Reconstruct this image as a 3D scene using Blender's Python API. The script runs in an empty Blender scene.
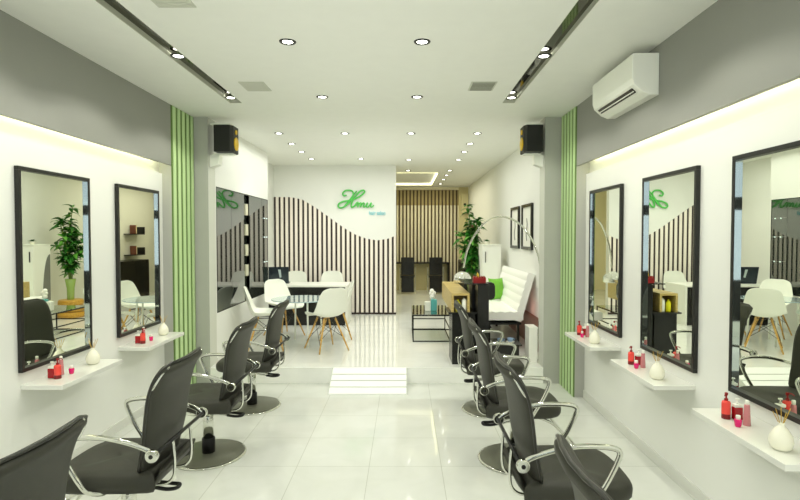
import bpy, bmesh, math, random
from mathutils import Vector, Matrix
random.seed(7)
PI = math.pi
M1ROT = 0
def ang(a): return math.radians(a)
C = bpy.context.scene.collection

# ------------------------------------------------------------------ materials
def lin(c):
    return tuple(((v/255)/12.92 if v/255 <= .04045 else ((v/255+.055)/1.055)**2.4) for v in c)
def mat(name, col, rough=.5, metal=0., emit=0., spec=.5, noise=0., nscale=8., ior=None, coat=0., trans=0., bump=0., bscale=60.):
    m = bpy.data.materials.new(name); m.use_nodes = True
    nt = m.node_tree; b = nt.nodes['Principled BSDF']
    c = lin(col)
    b.inputs['Base Color'].default_value = (*c, 1)
    b.inputs['Roughness'].default_value = rough
    b.inputs['Metallic'].default_value = metal
    b.inputs['Specular IOR Level'].default_value = spec
    b.inputs['Coat Weight'].default_value = coat
    b.inputs['Transmission Weight'].default_value = trans
    if ior: b.inputs['IOR'].default_value = ior
    if emit:
        b.inputs['Emission Color'].default_value = (*c, 1); b.inputs['Emission Strength'].default_value = emit
    if noise or bump:
        tc = nt.nodes.new('ShaderNodeTexCoord')
    if noise:
        n = nt.nodes.new('ShaderNodeTexNoise'); n.inputs['Scale'].default_value = nscale; n.inputs['Detail'].default_value = 4
        r = nt.nodes.new('ShaderNodeValToRGB')
        r.color_ramp.elements[0].position = .3; r.color_ramp.elements[1].position = .7
        r.color_ramp.elements[0].color = (*[v*(1-noise) for v in c], 1)
        r.color_ramp.elements[1].color = (*[min(1, v*(1+noise)) for v in c], 1)
        nt.links.new(tc.outputs['Object'], n.inputs['Vector']); nt.links.new(n.outputs['Fac'], r.inputs['Fac'])
        nt.links.new(r.outputs['Color'], b.inputs['Base Color'])
    if bump:
        n2 = nt.nodes.new('ShaderNodeTexNoise'); n2.inputs['Scale'].default_value = bscale
        bp = nt.nodes.new('ShaderNodeBump'); bp.inputs['Strength'].default_value = bump; bp.inputs['Distance'].default_value = .002
        nt.links.new(tc.outputs['Object'], n2.inputs['Vector']); nt.links.new(n2.outputs['Fac'], bp.inputs['Height'])
        nt.links.new(bp.outputs['Normal'], b.inputs['Normal'])
    return m
def wood(name, c1, c2, rough=.4, scale=(3, 30, 30)):
    m = mat(name, c1, rough); nt = m.node_tree; b = nt.nodes['Principled BSDF']
    tc = nt.nodes.new('ShaderNodeTexCoord'); mp = nt.nodes.new('ShaderNodeMapping'); mp.inputs['Scale'].default_value = scale
    n = nt.nodes.new('ShaderNodeTexNoise'); n.inputs['Scale'].default_value = 2.; n.inputs['Detail'].default_value = 5
    r = nt.nodes.new('ShaderNodeValToRGB'); r.color_ramp.elements[0].position = .35; r.color_ramp.elements[1].position = .65
    r.color_ramp.elements[0].color = (*lin(c2), 1); r.color_ramp.elements[1].color = (*lin(c1), 1)
    nt.links.new(tc.outputs['Object'], mp.inputs['Vector']); nt.links.new(mp.outputs['Vector'], n.inputs['Vector'])
    nt.links.new(n.outputs['Fac'], r.inputs['Fac']); nt.links.new(r.outputs['Color'], b.inputs['Base Color'])
    return m
def tile_mat(name, col, grout, size, off=(0, 0), rough=.07):
    m = mat(name, col, rough); nt = m.node_tree; b = nt.nodes['Principled BSDF']
    tc = nt.nodes.new('ShaderNodeTexCoord'); mp = nt.nodes.new('ShaderNodeMapping')
    mp.inputs['Location'].default_value = (off[0], off[1], 0)
    br = nt.nodes.new('ShaderNodeTexBrick'); br.offset = 0; br.squash = 1
    br.inputs['Scale'].default_value = 1; br.inputs['Brick Width'].default_value = size; br.inputs['Row Height'].default_value = size
    br.inputs['Mortar Size'].default_value = .0022; br.inputs['Mortar Smooth'].default_value = .2; br.inputs['Bias'].default_value = 0
    a = lin(col)
    br.inputs['Color1'].default_value = (*a, 1); br.inputs['Color2'].default_value = (*[v*.96 for v in a], 1)
    br.inputs['Mortar'].default_value = (*lin(grout), 1)
    n = nt.nodes.new('ShaderNodeTexNoise'); n.inputs['Scale'].default_value = 2.2; n.inputs['Detail'].default_value = 8; n.inputs['Distortion'].default_value = 1.5
    r = nt.nodes.new('ShaderNodeValToRGB'); r.color_ramp.elements[0].position = .3; r.color_ramp.elements[0].color = (.93, .935, .92, 1); r.color_ramp.elements[1].position = .6
    mx = nt.nodes.new('ShaderNodeMix'); mx.data_type = 'RGBA'; mx.blend_type = 'MULTIPLY'; mx.inputs['Factor'].default_value = 1
    nt.links.new(tc.outputs['Object'], mp.inputs['Vector']); nt.links.new(mp.outputs['Vector'], br.inputs['Vector'])
    nt.links.new(tc.outputs['Object'], n.inputs['Vector']); nt.links.new(n.outputs['Fac'], r.inputs['Fac'])
    nt.links.new(br.outputs['Color'], mx.inputs['A']); nt.links.new(r.outputs['Color'], mx.inputs['B'])
    nt.links.new(mx.outputs['Result'], b.inputs['Base Color'])
    return m
def glass_mat(name, col, refl=.15, milk=None):
    m = bpy.data.materials.new(name); m.use_nodes = True; nt = m.node_tree; nt.nodes.clear()
    o = nt.nodes.new('ShaderNodeOutputMaterial'); t = nt.nodes.new('ShaderNodeBsdfTransparent'); g = nt.nodes.new('ShaderNodeBsdfGlossy')
    g.inputs['Roughness'].default_value = .02; g.inputs['Color'].default_value = (.95, .97, .95, 1)
    t.inputs['Color'].default_value = (*col, 1)
    f = nt.nodes.new('ShaderNodeFresnel'); f.inputs['IOR'].default_value = 1.6
    a = nt.nodes.new('ShaderNodeMath'); a.operation = 'ADD'; a.inputs[1].default_value = refl; a.use_clamp = True
    mx = nt.nodes.new('ShaderNodeMixShader')
    nt.links.new(f.outputs[0], a.inputs[0]); nt.links.new(a.outputs[0], mx.inputs[0])
    if milk:
        d = nt.nodes.new('ShaderNodeBsdfDiffuse'); d.inputs['Color'].default_value = (*lin(milk), 1)
        m2 = nt.nodes.new('ShaderNodeMixShader'); m2.inputs[0].default_value = .6
        nt.links.new(t.outputs[0], m2.inputs[1]); nt.links.new(d.outputs[0], m2.inputs[2]); t = m2
    nt.links.new(t.outputs[0], mx.inputs[1]); nt.links.new(g.outputs[0], mx.inputs[2]); nt.links.new(mx.outputs[0], o.inputs[0])
    return m

WALL = (232, 233, 226)
M = dict(
 wall=mat('wall_paint', WALL, .45, noise=.01, nscale=3),
 panel=mat('glossy_wall_panel', (236, 237, 230), .22),
 ceil=mat('ceiling_paint', (236, 237, 230), .6, noise=.01),
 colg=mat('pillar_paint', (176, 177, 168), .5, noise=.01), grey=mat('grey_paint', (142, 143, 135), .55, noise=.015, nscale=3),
 backceil=mat('back_ceiling_paint', (214, 212, 176), .6),
 cream=mat('cream_paint', (226, 220, 172), .5),
 beige=mat('beige_paint', (208, 198, 150), .5),
 base=mat('skirting_paint', (220, 221, 212), .3),
 floor=tile_mat('porcelain_tile', (218, 220, 212), (184, 186, 174), .5, (.245, -.02), .06),
 pfloor=tile_mat('platform_tile', (235, 236, 229), (218, 220, 208), .6, (.1, 0), .05),
 riser=mat('riser_tile', (246, 247, 240), .25, noise=.02),
 ramp=mat('step_white', (244, 246, 240), .35, emit=.0),
 groove=mat('step_groove', (200, 203, 190), .5),
 green=mat('green_slat_paint', (190, 216, 158), .4),
 greend=mat('green_backing_paint', (98, 128, 60), .6),
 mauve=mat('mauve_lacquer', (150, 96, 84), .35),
 black=mat('black_lacquer', (24, 24, 22), .25),
 blackm=mat('black_matte', (28, 28, 26), .5),
 frame=mat('black_frame', (28, 28, 24), .35),
 mirror=mat('mirror_glass', (236, 240, 228), .0, 1.),
 medge=mat('mirror_edge', (225, 232, 238), .03, 1.),
 chrome=mat('chrome', (225, 226, 218), .09, 1.),
 steel=mat('brushed_disc', (112, 113, 98), .32, .3), shade=mat('polished_shade', (236, 237, 230), .2, .75),
 leather=mat('grey_leather', (54, 54, 46), .5, spec=.35, bump=.25, bscale=160, noise=.03, nscale=5),
 piping=mat('leather_piping', (44, 44, 38), .3),
 rubber=mat('black_rubber', (16, 16, 15), .45),
 shelf=mat('white_shelf', (228, 229, 220), .12),
 white=mat('white_plastic', (240, 242, 230), .3),
 wsat=mat('white_satin', (238, 239, 228), .35),
 lightwood=wood('beech_wood', (222, 182, 104), (196, 148, 72)),
 oak=wood('oak_veneer', (206, 184, 116), (178, 152, 88), .35),
 stoolw=wood('yellow_wood', (216, 170, 70), (188, 136, 44)),
 tslat=mat('dark_slat_recess', (52, 42, 38), .6),
 lslat=mat('pale_slat', (240, 232, 220), .5),
 bslat=wood('brown_slat', (84, 68, 40), (66, 52, 30), .5, (30, 30, 3)),
 bback=mat('back_slat_wall', (240, 232, 200), .5),
 dglass=mat('tinted_glass_door', (40, 46, 40), .02, spec=.8, ior=2.0),
 tableg=glass_mat('table_glass', (.72, .86, .86), .12, (205, 228, 232)),
 coffg=glass_mat('coffee_glass', (.62, .72, .60), .22),
 winglass=glass_mat('window_glass', (.9, .95, .97), .02),
 lamp=mat('lamp_lens', (255, 255, 242), .5, emit=12),
 led=mat('led_strip', (255, 253, 214), .5, emit=2),
 trayled=mat('tray_glow', (255, 252, 216), .5, emit=1.9),
 slotm=mat('dark_mirror_strip', (96, 96, 84), .05, 1.),
 slotw=mat('slot_trim', (196, 198, 180), .4),
 vent=mat('vent_metal', (200, 202, 188), .5), ventd=mat('vent_dark', (120, 122, 110), .6),
 yellow=mat('speaker_cone_yellow', (226, 186, 30), .4),
 neon=mat('neon_green', (84, 186, 84), .4, emit=.1),
 cyan=mat('cyan_letters', (128, 200, 206), .4, emit=.15),
 red=mat('red_bottle', (234, 78, 68), .22), dred=mat('dark_red_bottle', (160, 18, 26), .12), dredbase=mat('crimson_band', (120, 20, 24), .3),
 pink=mat('dusty_pink_bottle', (198, 128, 130), .2), mag=mat('magenta_jar', (222, 24, 110), .2),
 vase=mat('cream_ceramic', (240, 238, 218), .25), reed=mat('golden_reed', (196, 160, 62), .5),
 laptop=mat('laptop_shell', (44, 54, 62), .25, .4), laplogo=mat('laptop_badge', (176, 190, 190), .3),
 screen=mat('laptop_screen', (20, 26, 32), .1),
 sofa=mat('white_leather', (250, 250, 242), .4), pillow=mat('lime_cushion', (118, 184, 60), .7, noise=.08, nscale=20),
 leaf=mat('plant_leaf', (46, 112, 34), .4, noise=.35, nscale=6), leafl=mat('plant_leaf_light', (96, 158, 60), .4, noise=.25, nscale=6),
 stem=mat('plant_stem', (104, 128, 58), .6), gvase=mat('green_glass_vase', (150, 178, 92), .08, spec=.8),
 teal=mat('teal_box', (92, 178, 176), .4), flower=mat('white_flower', (244, 244, 234), .5),
 rplanter=mat('red_planter', (140, 12, 16), .35), ybud=mat('yellow_bud', (232, 200, 60), .5),
 cup=mat('blue_white_cup', (150, 176, 206), .15), yb=mat('yellow_bottle', (232, 226, 30), .3),
 pic=mat('picture_paper', (232, 232, 222), .4, noise=.02), picg=mat('picture_ink', (160, 160, 150), .6),
 greyglass=mat('grey_glass', (120, 122, 116), .1), paperc=mat('book_cover_red', (110, 62, 46), .5), paper2=mat('book_cover_cream', (220, 200, 160), .5),
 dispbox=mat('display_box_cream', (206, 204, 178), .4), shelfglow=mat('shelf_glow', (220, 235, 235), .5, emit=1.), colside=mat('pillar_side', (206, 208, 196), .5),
 sky=mat('street_light', (200, 214, 224), .9),
)

# ------------------------------------------------------------------ mesh helpers
class MB:
    def __init__(s): s.bm = bmesh.new(); s.mi = 0
    def _tag(s, faces):
        for f in faces: f.material_index = s.mi
    def box(s, x0, x1, y0, y1, z0, z1, bev=0., seg=2):
        if x0 > x1: x0, x1 = x1, x0
        if y0 > y1: y0, y1 = y1, y0
        r = bmesh.ops.create_cube(s.bm, size=1, matrix=Matrix.Translation(((x0+x1)/2, (y0+y1)/2, (z0+z1)/2)) @ Matrix.Diagonal((x1-x0, y1-y0, z1-z0, 1)))
        fs = {f for v in r['verts'] for f in v.link_faces}
        s._tag(fs)
        if bev:
            es = {e for v in r['verts'] for e in v.link_edges}
            q = bmesh.ops.bevel(s.bm, geom=list(es), offset=bev, segments=seg, affect='EDGES', profile=.5)
            s._tag(q['faces'])
        return s
    def tube(s, pts, r, n=10, closed=False, flat=1., caps=True, up=None):
        """sweep of a circle (or ellipse: flat = thickness ratio along the binormal)"""
        P = [Vector(p) for p in pts]; N = len(P)
        rs = r if isinstance(r, (list, tuple)) else [r]*N
        rings = []; prev = None
        for i in range(N):
            if closed: t = P[(i+1) % N]-P[i-1]
            else: t = P[min(i+1, N-1)]-P[max(i-1, 0)]
            t.normalize()
            u = Vector(up) if up else (prev if prev else (Vector((0, 0, 1)) if abs(t.z) < .9 else Vector((1, 0, 0))))
            a = (u - t*u.dot(t))
            if a.length < 1e-5: a = t.orthogonal()
            a.normalize(); prev = a; b = t.cross(a)
            rings.append([s.bm.verts.new(P[i]+a*math.cos(k*2*PI/n)*rs[i]+b*math.sin(k*2*PI/n)*rs[i]*flat) for k in range(n)])
        for i in range(N if closed else N-1):
            A, B = rings[i], rings[(i+1) % N]
            for k in range(n):
                f = s.bm.faces.new((A[k], A[(k+1) % n], B[(k+1) % n], B[k])); f.material_index = s.mi; f.smooth = True
        if caps and not closed:
            for R in (rings[0][::-1], rings[-1]):
                f = s.bm.faces.new(R); f.material_index = s.mi
        return s
    def lathe(s, prof, c=(0, 0, 0), n=24, caps=True):
        rings = []
        for (r, z) in prof:
            rings.append([s.bm.verts.new((c[0]+r*math.cos(k*2*PI/n), c[1]+r*math.sin(k*2*PI/n), c[2]+z)) for k in range(n)])
        for A, B in zip(rings, rings[1:]):
            for k in range(n):
                f = s.bm.faces.new((A[k], A[(k+1) % n], B[(k+1) % n], B[k])); f.material_index = s.mi; f.smooth = True
        if caps:
            for R in (rings[0][::-1], rings[-1]):
                f = s.bm.faces.new(R); f.material_index = s.mi
        return s
    def prism(s, poly, axis, a, b, bev=0., seg=2):
        """poly: 2-D points; axis the extrusion axis; the two coordinates are the others in x,y,z order"""
        def mk(p, t):
            return {'x': (t, p[0], p[1]), 'y': (p[0], t, p[1]), 'z': (p[0], p[1], t)}[axis]
        A = [s.bm.verts.new(mk(p, a)) for p in poly]; B = [s.bm.verts.new(mk(p, b)) for p in poly]
        n = len(poly); fs = [s.bm.faces.new(A[::-1]), s.bm.faces.new(B)]
        for k in range(n): fs.append(s.bm.faces.new((A[k], A[(k+1) % n], B[(k+1) % n], B[k])))
        s._tag(fs)
        if bev:
            es = {e for e in fs[0].edges} | {e for e in fs[1].edges}
            q = bmesh.ops.bevel(s.bm, geom=list(es), offset=bev, segments=seg, affect='EDGES', profile=.5); s._tag(q['faces'])
        return s
    def grid(s, pts, thick=0., smooth=True):
        """pts[i][j] rows of points -> surface"""
        V = [[s.bm.verts.new(p) for p in row] for row in pts]
        for i in range(len(V)-1):
            for j in range(len(V[0])-1):
                f = s.bm.faces.new((V[i][j], V[i+1][j], V[i+1][j+1], V[i][j+1])); f.material_index = s.mi; f.smooth = smooth
        return s
    def xf(s, m): bmesh.ops.transform(s.bm, matrix=m, verts=s.bm.verts); return s
    def build(s, name, mats, parent=None, smooth=False, mods=()):
        bmesh.ops.recalc_face_normals(s.bm, faces=s.bm.faces)
        me = bpy.data.meshes.new(name); s.bm.to_mesh(me); s.bm.free()
        if not isinstance(mats, (list, tuple)): mats = [mats]
        for m in mats: me.materials.append(m)
        if smooth:
            for p in me.polygons: p.use_smooth = True
        o = bpy.data.objects.new(name, me); C.objects.link(o)
        if parent is not None: o.parent = parent
        for k, kw in mods:
            md = o.modifiers.new(k, k)
            for a, v in kw.items(): setattr(md, a, v)
        return o
def tag(o, label, cat, group=None, kind=None):
    o['label'] = label; o['category'] = cat
    if group: o['group'] = group
    if kind: o['kind'] = kind
    return o
def thing(name, label, cat, loc=(0, 0, 0), rz=0, group=None):
    o = bpy.data.objects.new(name, None); C.objects.link(o); o.empty_display_size = .1
    o.location = loc; o.rotation_euler = (0, 0, rz)
    return tag(o, label, cat, group)
def struct(o): o['kind'] = 'structure'; return o
def dup(root, loc, rz, label, group=None):
    r = root.copy(); C.objects.link(r); r.location = loc; r.rotation_euler = (0, 0, rz); r['label'] = label
    if group: r['group'] = group
    for ch in list(root.children):
        c = ch.copy(); C.objects.link(c); c.parent = r
        for g in list(ch.children):
            d = g.copy(); C.objects.link(d); d.parent = c
    return r
def cells(mb, axis, t0, t1, us, vs, holes):
    """slab normal to axis between t0..t1, cut on the grid us x vs, leaving out holes (u0,u1,v0,v1)"""
    for u0, u1 in zip(us, us[1:]):
        for v0, v1 in zip(vs, vs[1:]):
            cu, cv = (u0+u1)/2, (v0+v1)/2
            if any(h[0] < cu < h[1] and h[2] < cv < h[3] for h in holes): continue
            if axis == 'z': mb.box(u0, u1, v0, v1, t0, t1)
            elif axis == 'x': mb.box(t0, t1, u0, u1, v0, v1)
            else: mb.box(u0, u1, t0, t1, v0, v1)
def smooth_curve(pts, sub=6, closed=False):
    P = [Vector(p) for p in pts]; out = []; n = len(P)
    rng = range(n if closed else n-1)
    for i in rng:
        g = (lambda k: P[k % n]) if closed else (lambda k: P[max(0, min(n-1, k))])
        p0, p1, p2, p3 = g(i-1), g(i), g(i+1), g(i+2)
        for k in range(sub):
            t = k/sub
            out.append(.5*((2*p1)+(p2-p0)*t+(2*p0-5*p1+4*p2-p3)*t*t+(3*p1-p0-3*p2+p3)*t**3))
    if not closed: out.append(P[-1])
    return out

# ------------------------------------------------------------------ measures
H = 2.86; PF = .17; YR = 5.52; YB = -2.6
XL, XR = -2.255, 1.68          # bulkhead faces
PL, PR = -2.345, 1.776         # mirror wall faces
ZB, ZP = 2.28, 2.20            # bulkhead underside, top of mirror wall
MG = -2.10                     # wall holding the display cabinet
ML, MR = -2.36, 1.66           # walls beyond the columns
YS = 9.3; YE = 13.5

# ------------------------------------------------------------------ setting
def S(mb, name, m, parent=None): return struct(mb.build(name, m, parent))
S(MB().box(-3.2, 2.6, YB, YR, -.1, 0), 'floor', M['floor'])
b = MB(); b.box(-2.1, 1.5, YR+.012, YR+.2, -.1, PF); b.box(-3.2, 2.6, YR+.2, YE+.3, -.1, PF); S(b, 'floor_platform', M['pfloor'])
S(MB().box(-2.1, 1.5, YR, YR+.012, 0, PF), 'trim_1', M['riser'])
# broad low step in front of the platform, with grooves
t = MB(); t.prism([(YR, 0), (YR, PF+.004), (YR-.03, PF+.004), (YR-.40, .012), (YR-.40, 0)], 'x', -.765, .02)
t.mi = 1
for k in range(1, 4):
    f = k/4; y = YR-.03-.37*f; z = PF+.004-(PF-.008)*f
    t.box(-.765, .02, y-.006, y+.006, z-.002, z+.003)
struct(t.build('trim_2', [M['ramp'], M['groove']]))
# ceiling with slots and tray
slots = [(-1.66, -1.545, -1., 4.93), (.93, 1.045, -1., 4.93)]
tray = (-.9, .66, 10.4, 12.9)
c = MB(); cells(c, 'z', H, H+.05, [-3.2, -1.66, -1.545, .93, 1.045, 2.6], [YB, -1., 4.93, 9.0], slots)
S(c, 'ceiling', M['ceil'])
c = MB(); cells(c, 'z', H, H+.05, [-3.2, tray[0], tray[1], 2.6], [9.0, tray[2], tray[3], YE+.3], [tray]); S(c, 'ceiling_rear', M['ceil'])
c = MB(); c.box(-3.2, 2.6, 9., YE+.3, H+.05, H+.08); S(c, 'ceiling_tray', M['ceil'])
for i, s_ in enumerate(slots):
    th = thing('ceiling_light_slot', ['long recessed light slot with dark mirrored back, left side of the ceiling', 'long recessed light slot with dark mirrored back, right side of the ceiling'][i], 'light slot', ((s_[0]+s_[1])/2, 1.9, H), 0, 'recessed ceiling slots')
    hw = (s_[1]-s_[0])/2; y0, y1 = s_[2]-1.9, s_[3]-1.9
    a = MB(); a.box(-hw, -hw+.003, y0, y1, 0, .05); a.box(hw-.003, hw, y0, y1, 0, .05); a.box(-hw, hw, y1-.003, y1, 0, .05); a.build('trim', M['slotw'], th)
    MB().box(-hw, hw, y0, y1, .035, .045).build('mirrored_back', M['slotm'], th)
# coved tray glow
t = thing('cove_light_tray', 'glowing rectangular recessed ceiling tray at the back of the salon', 'cove light', ((tray[0]+tray[1])/2, (tray[2]+tray[3])/2, H))
hx, hy = (tray[1]-tray[0])/2, (tray[3]-tray[2])/2
a = MB(); a.box(-hx, hx, hy-.004, hy+.02, .0, .045); a.box(-hx, hx, -hy-.02, -hy+.004, .0, .045); a.box(hx-.004, hx+.02, -hy, hy, 0, .045); a.box(-hx-.02, -hx+.004, -hy, hy, 0, .045)
a.build('glow_strip', M['trayled'], t)

# bulkheads + mirror walls + cove
for nm, xb, xp, sg in (('left', XL, PL, -1), ('right', XR, PR, 1)):
    ye = 4.99 if sg < 0 else 5.04
    S(MB().box(xb, xb+sg*.03, YB, ye, ZB, H), 'wall_%s_bulkhead' % nm, M['grey'])
    S(MB().box(xb+sg*.03, xp+sg*.4, YB, ye, 2.50, H), 'ceiling_%s_cove' % nm, M['wall'])
    S(MB().box(xp, xp+sg*.1, YB, ye, 0, ZP), 'wall_%s' % nm, M['panel'])
    S(MB().box(xp+sg*.03, xp+sg*.1, YB, ye, ZP, 2.5), 'wall_%s_cove' % nm, M['wall'])
    S(MB().box(xp-sg*.01, xp, YB, ye, 0, .075), 'baseboard_%s' % nm, M['base'])
    # pilaster (return + slatted side + front face)
    yc = YR
    xi = -2.10 if sg < 0 else 1.50
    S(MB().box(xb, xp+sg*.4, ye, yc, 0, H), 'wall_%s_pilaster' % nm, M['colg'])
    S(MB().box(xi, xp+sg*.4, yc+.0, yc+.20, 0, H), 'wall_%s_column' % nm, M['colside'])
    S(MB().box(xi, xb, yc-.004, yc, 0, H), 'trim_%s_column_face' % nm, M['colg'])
    # green slats on the pilaster's inner side
    g = thing('green_slat_panel', 'pale green vertical slat cladding on the %s pillar' % nm, 'wall panel', (xb-sg*.0, (ye+yc)/2, 0), 0, 'green slatted pillar panels')
    w = (yc-ye)/2
    MB().box(-sg*.006 if sg > 0 else 0, 0 if sg > 0 else .006, -w, w, 0, H-.002).build('backing', M['greend'], g)
    sl = MB(); n = 5
    for k in range(n):
        y0 = -w+.022+k*(2*w-.005)/n
        sl.box(-sg*.0135, -sg*.006, y0, y0+(2*w)/n-.046, .0, H-.004, .002)
    sl.build('slats', M['green'], g)
    L = MB(); L.box(xb+sg*.032, xb+sg*.042, YB+.1, ye-.04, 2.42, 2.45)
    tag(L.build('cove_light_strip', M['led']), 'warm hidden light strip in the cove above the %s mirrors' % nm, 'light strip', 'cove light strips')

# walls beyond the columns
w = MB(); cells(w, 'x', ML-.04, MG, [5.72, 5.74, 7.90, 7.92], [0, .73, 2.146, H], [(5.74, 7.90, .73, 2.146)]); w.box(ML-.2, ML-.04, 5.72, YS+.02, 0, H); w.box(ML-.04, ML, 7.92, YS+.02, 0, H); S(w, 'wall_left_rear', M['wall'])
S(MB().box(MR, MR+.5, 5.72, YE+.1, 0, H), 'wall_right_rear', M['wall'])
S(MB().box(ML-.4, -.154, YS, YS+.12, 0, H), 'wall_partition', M['wall'])
S(MB().box(-3.2, 2.6, YE, YE+.2, 0, H), 'wall_end', M['bback'])
S(MB().box(-2.5, -2.4, YS+.12, YE, 0, H), 'wall_side_passage', M['cream'])
S(MB().box(MG, MG+.008, 5.72, 7.92, PF, PF+.06), 'baseboard_left_rear', M['base'])
S(MB().box(ML, -.15, YS-.02, YS, PF, PF+.035), 'baseboard_partition', M['tslat'])
S(MB().box(MR-.012, MR, 6.0, 8.1, PF, .58), 'trim_mauve_panel', M['mauve'])  # reddish bounce light on the wall, put in as a flat mauve slab
# shop front behind the camera
f = MB(); f.box(-3.2, 2.6, YB-.1, YB, 0, .25); f.box(-3.2, 2.6, YB-.1, YB, 2.75, H)
f.box(-3.2, -2.4, YB-.1, YB, .25, 2.75); f.box(1.85, 2.6, YB-.1, YB, .25, 2.75); S(f, 'wall_front', M['wall'])
f = MB()
for x in (-2.38, -1.0, .4, 1.80): f.box(x-.03, x+.03, YB-.07, YB, .25, 2.75)
f.box(-2.4, 1.85, YB-.07, YB, 2.0, 2.2); f.box(-2.4, 1.85, YB-.07, YB, .25, .9)
wf = struct(f.build('window_1', M['blackm']))
p = MB().box(-2.4, 1.85, YB-.05, YB-.045, .25, 2.75).build('pane', M['winglass'], wf)

# wave slat wall on the partition
t = thing('slatted_wave_panel', 'pale vertical slat cladding with wavy top edge on the partition wall', 'wall panel', (ML, YS, PF+.035))
def wave(x):        # height above world zero of the top edge
    pts = [(-2.36, 2.295), (-2.05, 2.29), (-1.85, 2.25), (-1.6, 2.10), (-1.35, 1.92), (-1.1, 1.74), (-.9, 1.62), (-.7, 1.545), (-.5, 1.51), (-.3, 1.54), (-.15, 1.60)]
    for (a, za), (b_, zb) in zip(pts, pts[1:]):
        if x <= b_: return za+(zb-za)*(x-a)/(b_-a)
    return pts[-1][1]
bk = MB(); sl = MB(); pitch = .085; x = ML+.003-.047
while x < -.16:
    x1 = min(x+.049, -.156)
    h0, h1 = wave(x), wave(x1)
    z0 = PF+.035
    if x > ML: sl.prism([(x-ML, 0), (x1-ML, 0), (x1-ML, h1-z0), (x-ML, h0-z0)], 'y', -.018, -.004)
    x0, x2 = x1, min(x+pitch, -.156)
    if x2-x0 > .005: bk.prism([(x0-ML, 0), (x2-ML, 0), (x2-ML, wave(x2)-z0), (x0-ML, wave(x0)-z0)], 'y', -.006, -.001)
    x += pitch
bk.build('dark_gaps', M['tslat'], t); sl.build('slats', M['lslat'], t)
# brown slats on end wall
t = thing('brown_slat_panel', 'brown and cream vertical slat cladding on the far end wall', 'wall panel', (0, YE, PF))
sl = MB(); x = -.9
while x < 1.44:
    sl.box(x, x+.038, -.022, -.001, 0, 2.62); x += .0935
sl.build('slats', M['bslat'], t)
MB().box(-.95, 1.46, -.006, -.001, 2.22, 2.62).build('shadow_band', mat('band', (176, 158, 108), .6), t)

# script sign
t = thing('salon_sign', 'raised green script sign with small cyan words on the white partition', 'sign', (-.8775, YS, 2.206))
u = 9.3/514
def sg_(pts): return [((a-36)*u, -.03, (22-b_)*u) for a, b_ in pts]
st = MB()
st.tube(smooth_curve(sg_([(27, 15.5), (24, 15.8), (23.2, 13.4), (26, 10.9), (31, 10.8), (33.5, 13), (33, 17), (30, 22), (26, 26), (21.5, 28), (18.6, 26.8), (19.5, 23.8), (24, 21.6), (30, 20.6), (36, 18.8), (41, 16), (44.6, 12.6), (44, 10.7), (41, 11.2), (37, 14.8), (33.8, 19.5), (31.6, 24.5), (32, 27.4), (34.4, 26.4), (37, 23.6)])), .015, 8)
st.tube(smooth_curve(sg_([(37, 11.3), (33, 16), (29, 21.5), (25, 26)])), .012, 8)
st.tube(smooth_curve(sg_([(34.4, 26.4), (37, 23), (38.6, 23), (37.6, 27.2), (40, 23.4), (41.4, 23.4), (40.6, 27.2), (43, 23.4), (44.4, 23.4), (43.6, 27), (45.6, 26.4), (47.6, 23), (46.8, 26.8), (48.6, 27), (51.6, 22.8), (50.8, 26.6), (52.4, 27), (54, 25.4)])), .0115, 8)
st.build('script_lettering', M['neon'], t)
cu = bpy.data.curves.new('cyan_words', 'FONT'); cu.body = 'hair salon'; cu.size = .105; cu.extrude = .008; cu.space_character = .95
tmp = bpy.data.objects.new('words_source', cu); C.objects.link(tmp); bpy.context.view_layer.update()
me = bpy.data.meshes.new_from_object(tmp.evaluated_get(bpy.context.evaluated_depsgraph_get())); bpy.data.objects.remove(tmp); bpy.data.curves.remove(cu)
me.materials.clear(); me.materials.append(M['cyan']); o = bpy.data.objects.new('small_words', me); C.objects.link(o); o.parent = t
o.rotation_euler = (PI/2, 0, 0); o.location = (.235, -.012, -.235); o.scale = (.78, 1, 1)

# ------------------------------------------------------------------ mirrors and shelves
def make_mirror(label, y0, y1, side):
    xw = PL if side < 0 else PR
    t = thing('wall_mirror', label, 'mirror', (xw, (y0+y1)/2, .765), 0 if side < 0 else PI, 'black framed styling mirrors')
    w = (y1-y0)/2; h = 1.255; f = .024; d = .028
    fr = MB(); fr.box(.001, d, -w, w, 0, f, .002); fr.box(.001, d, -w, w, h-f, h, .002); fr.box(.001, d, -w, -w+f, f, h-f, .002); fr.box(.001, d, w-f, w, f, h-f, .002)
    fr.build('frame', M['frame'], t)
    MB().box(.002, .006, -w+f, w-f, f, h-f).build('mirror_pane', M['mirror'], t)
    MB().box(.006, d-.003, w-f-.002, w-f, f, h-f).build('mirrored_edge', M['medge'], t)
    MB().box(.006, d-.003, -w+f, -w+f+.002, f, h-f).build('mirrored_edge', M['medge'], t)
    return t
def make_shelf(label, y0, y1, side):
    xw = PL if side < 0 else PR
    t = thing('wall_shelf', label, 'shelf', (xw, (y0+y1)/2, .655), 0 if side < 0 else PI, 'white floating styling shelves')
    w = (y1-y0)/2
    MB().box(0, .255, -w, w, .0, .03, .003).build('board', M['shelf'], t)
    for yy in (-w*.6, w*.6):
        MB().prism([(0, 0), (.05, 0), (.05, -.008), (.012, -.03), (0, -.03)], 'y', yy-.008, yy+.008).build('bracket', M['wsat'], t)
stations = [(-1, 3.115, 'nearer left wall', 'nearer of the two left wall'), (-1, 4.185, 'farther left wall', 'farther of the two left wall'),
            (1, 2.03, 'nearest right wall', 'nearest of the three right wall'), (1, 3.11, 'middle right wall', 'middle of the three right wall'), (1, 4.19, 'farthest right wall', 'farthest of the three right wall')]
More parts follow.
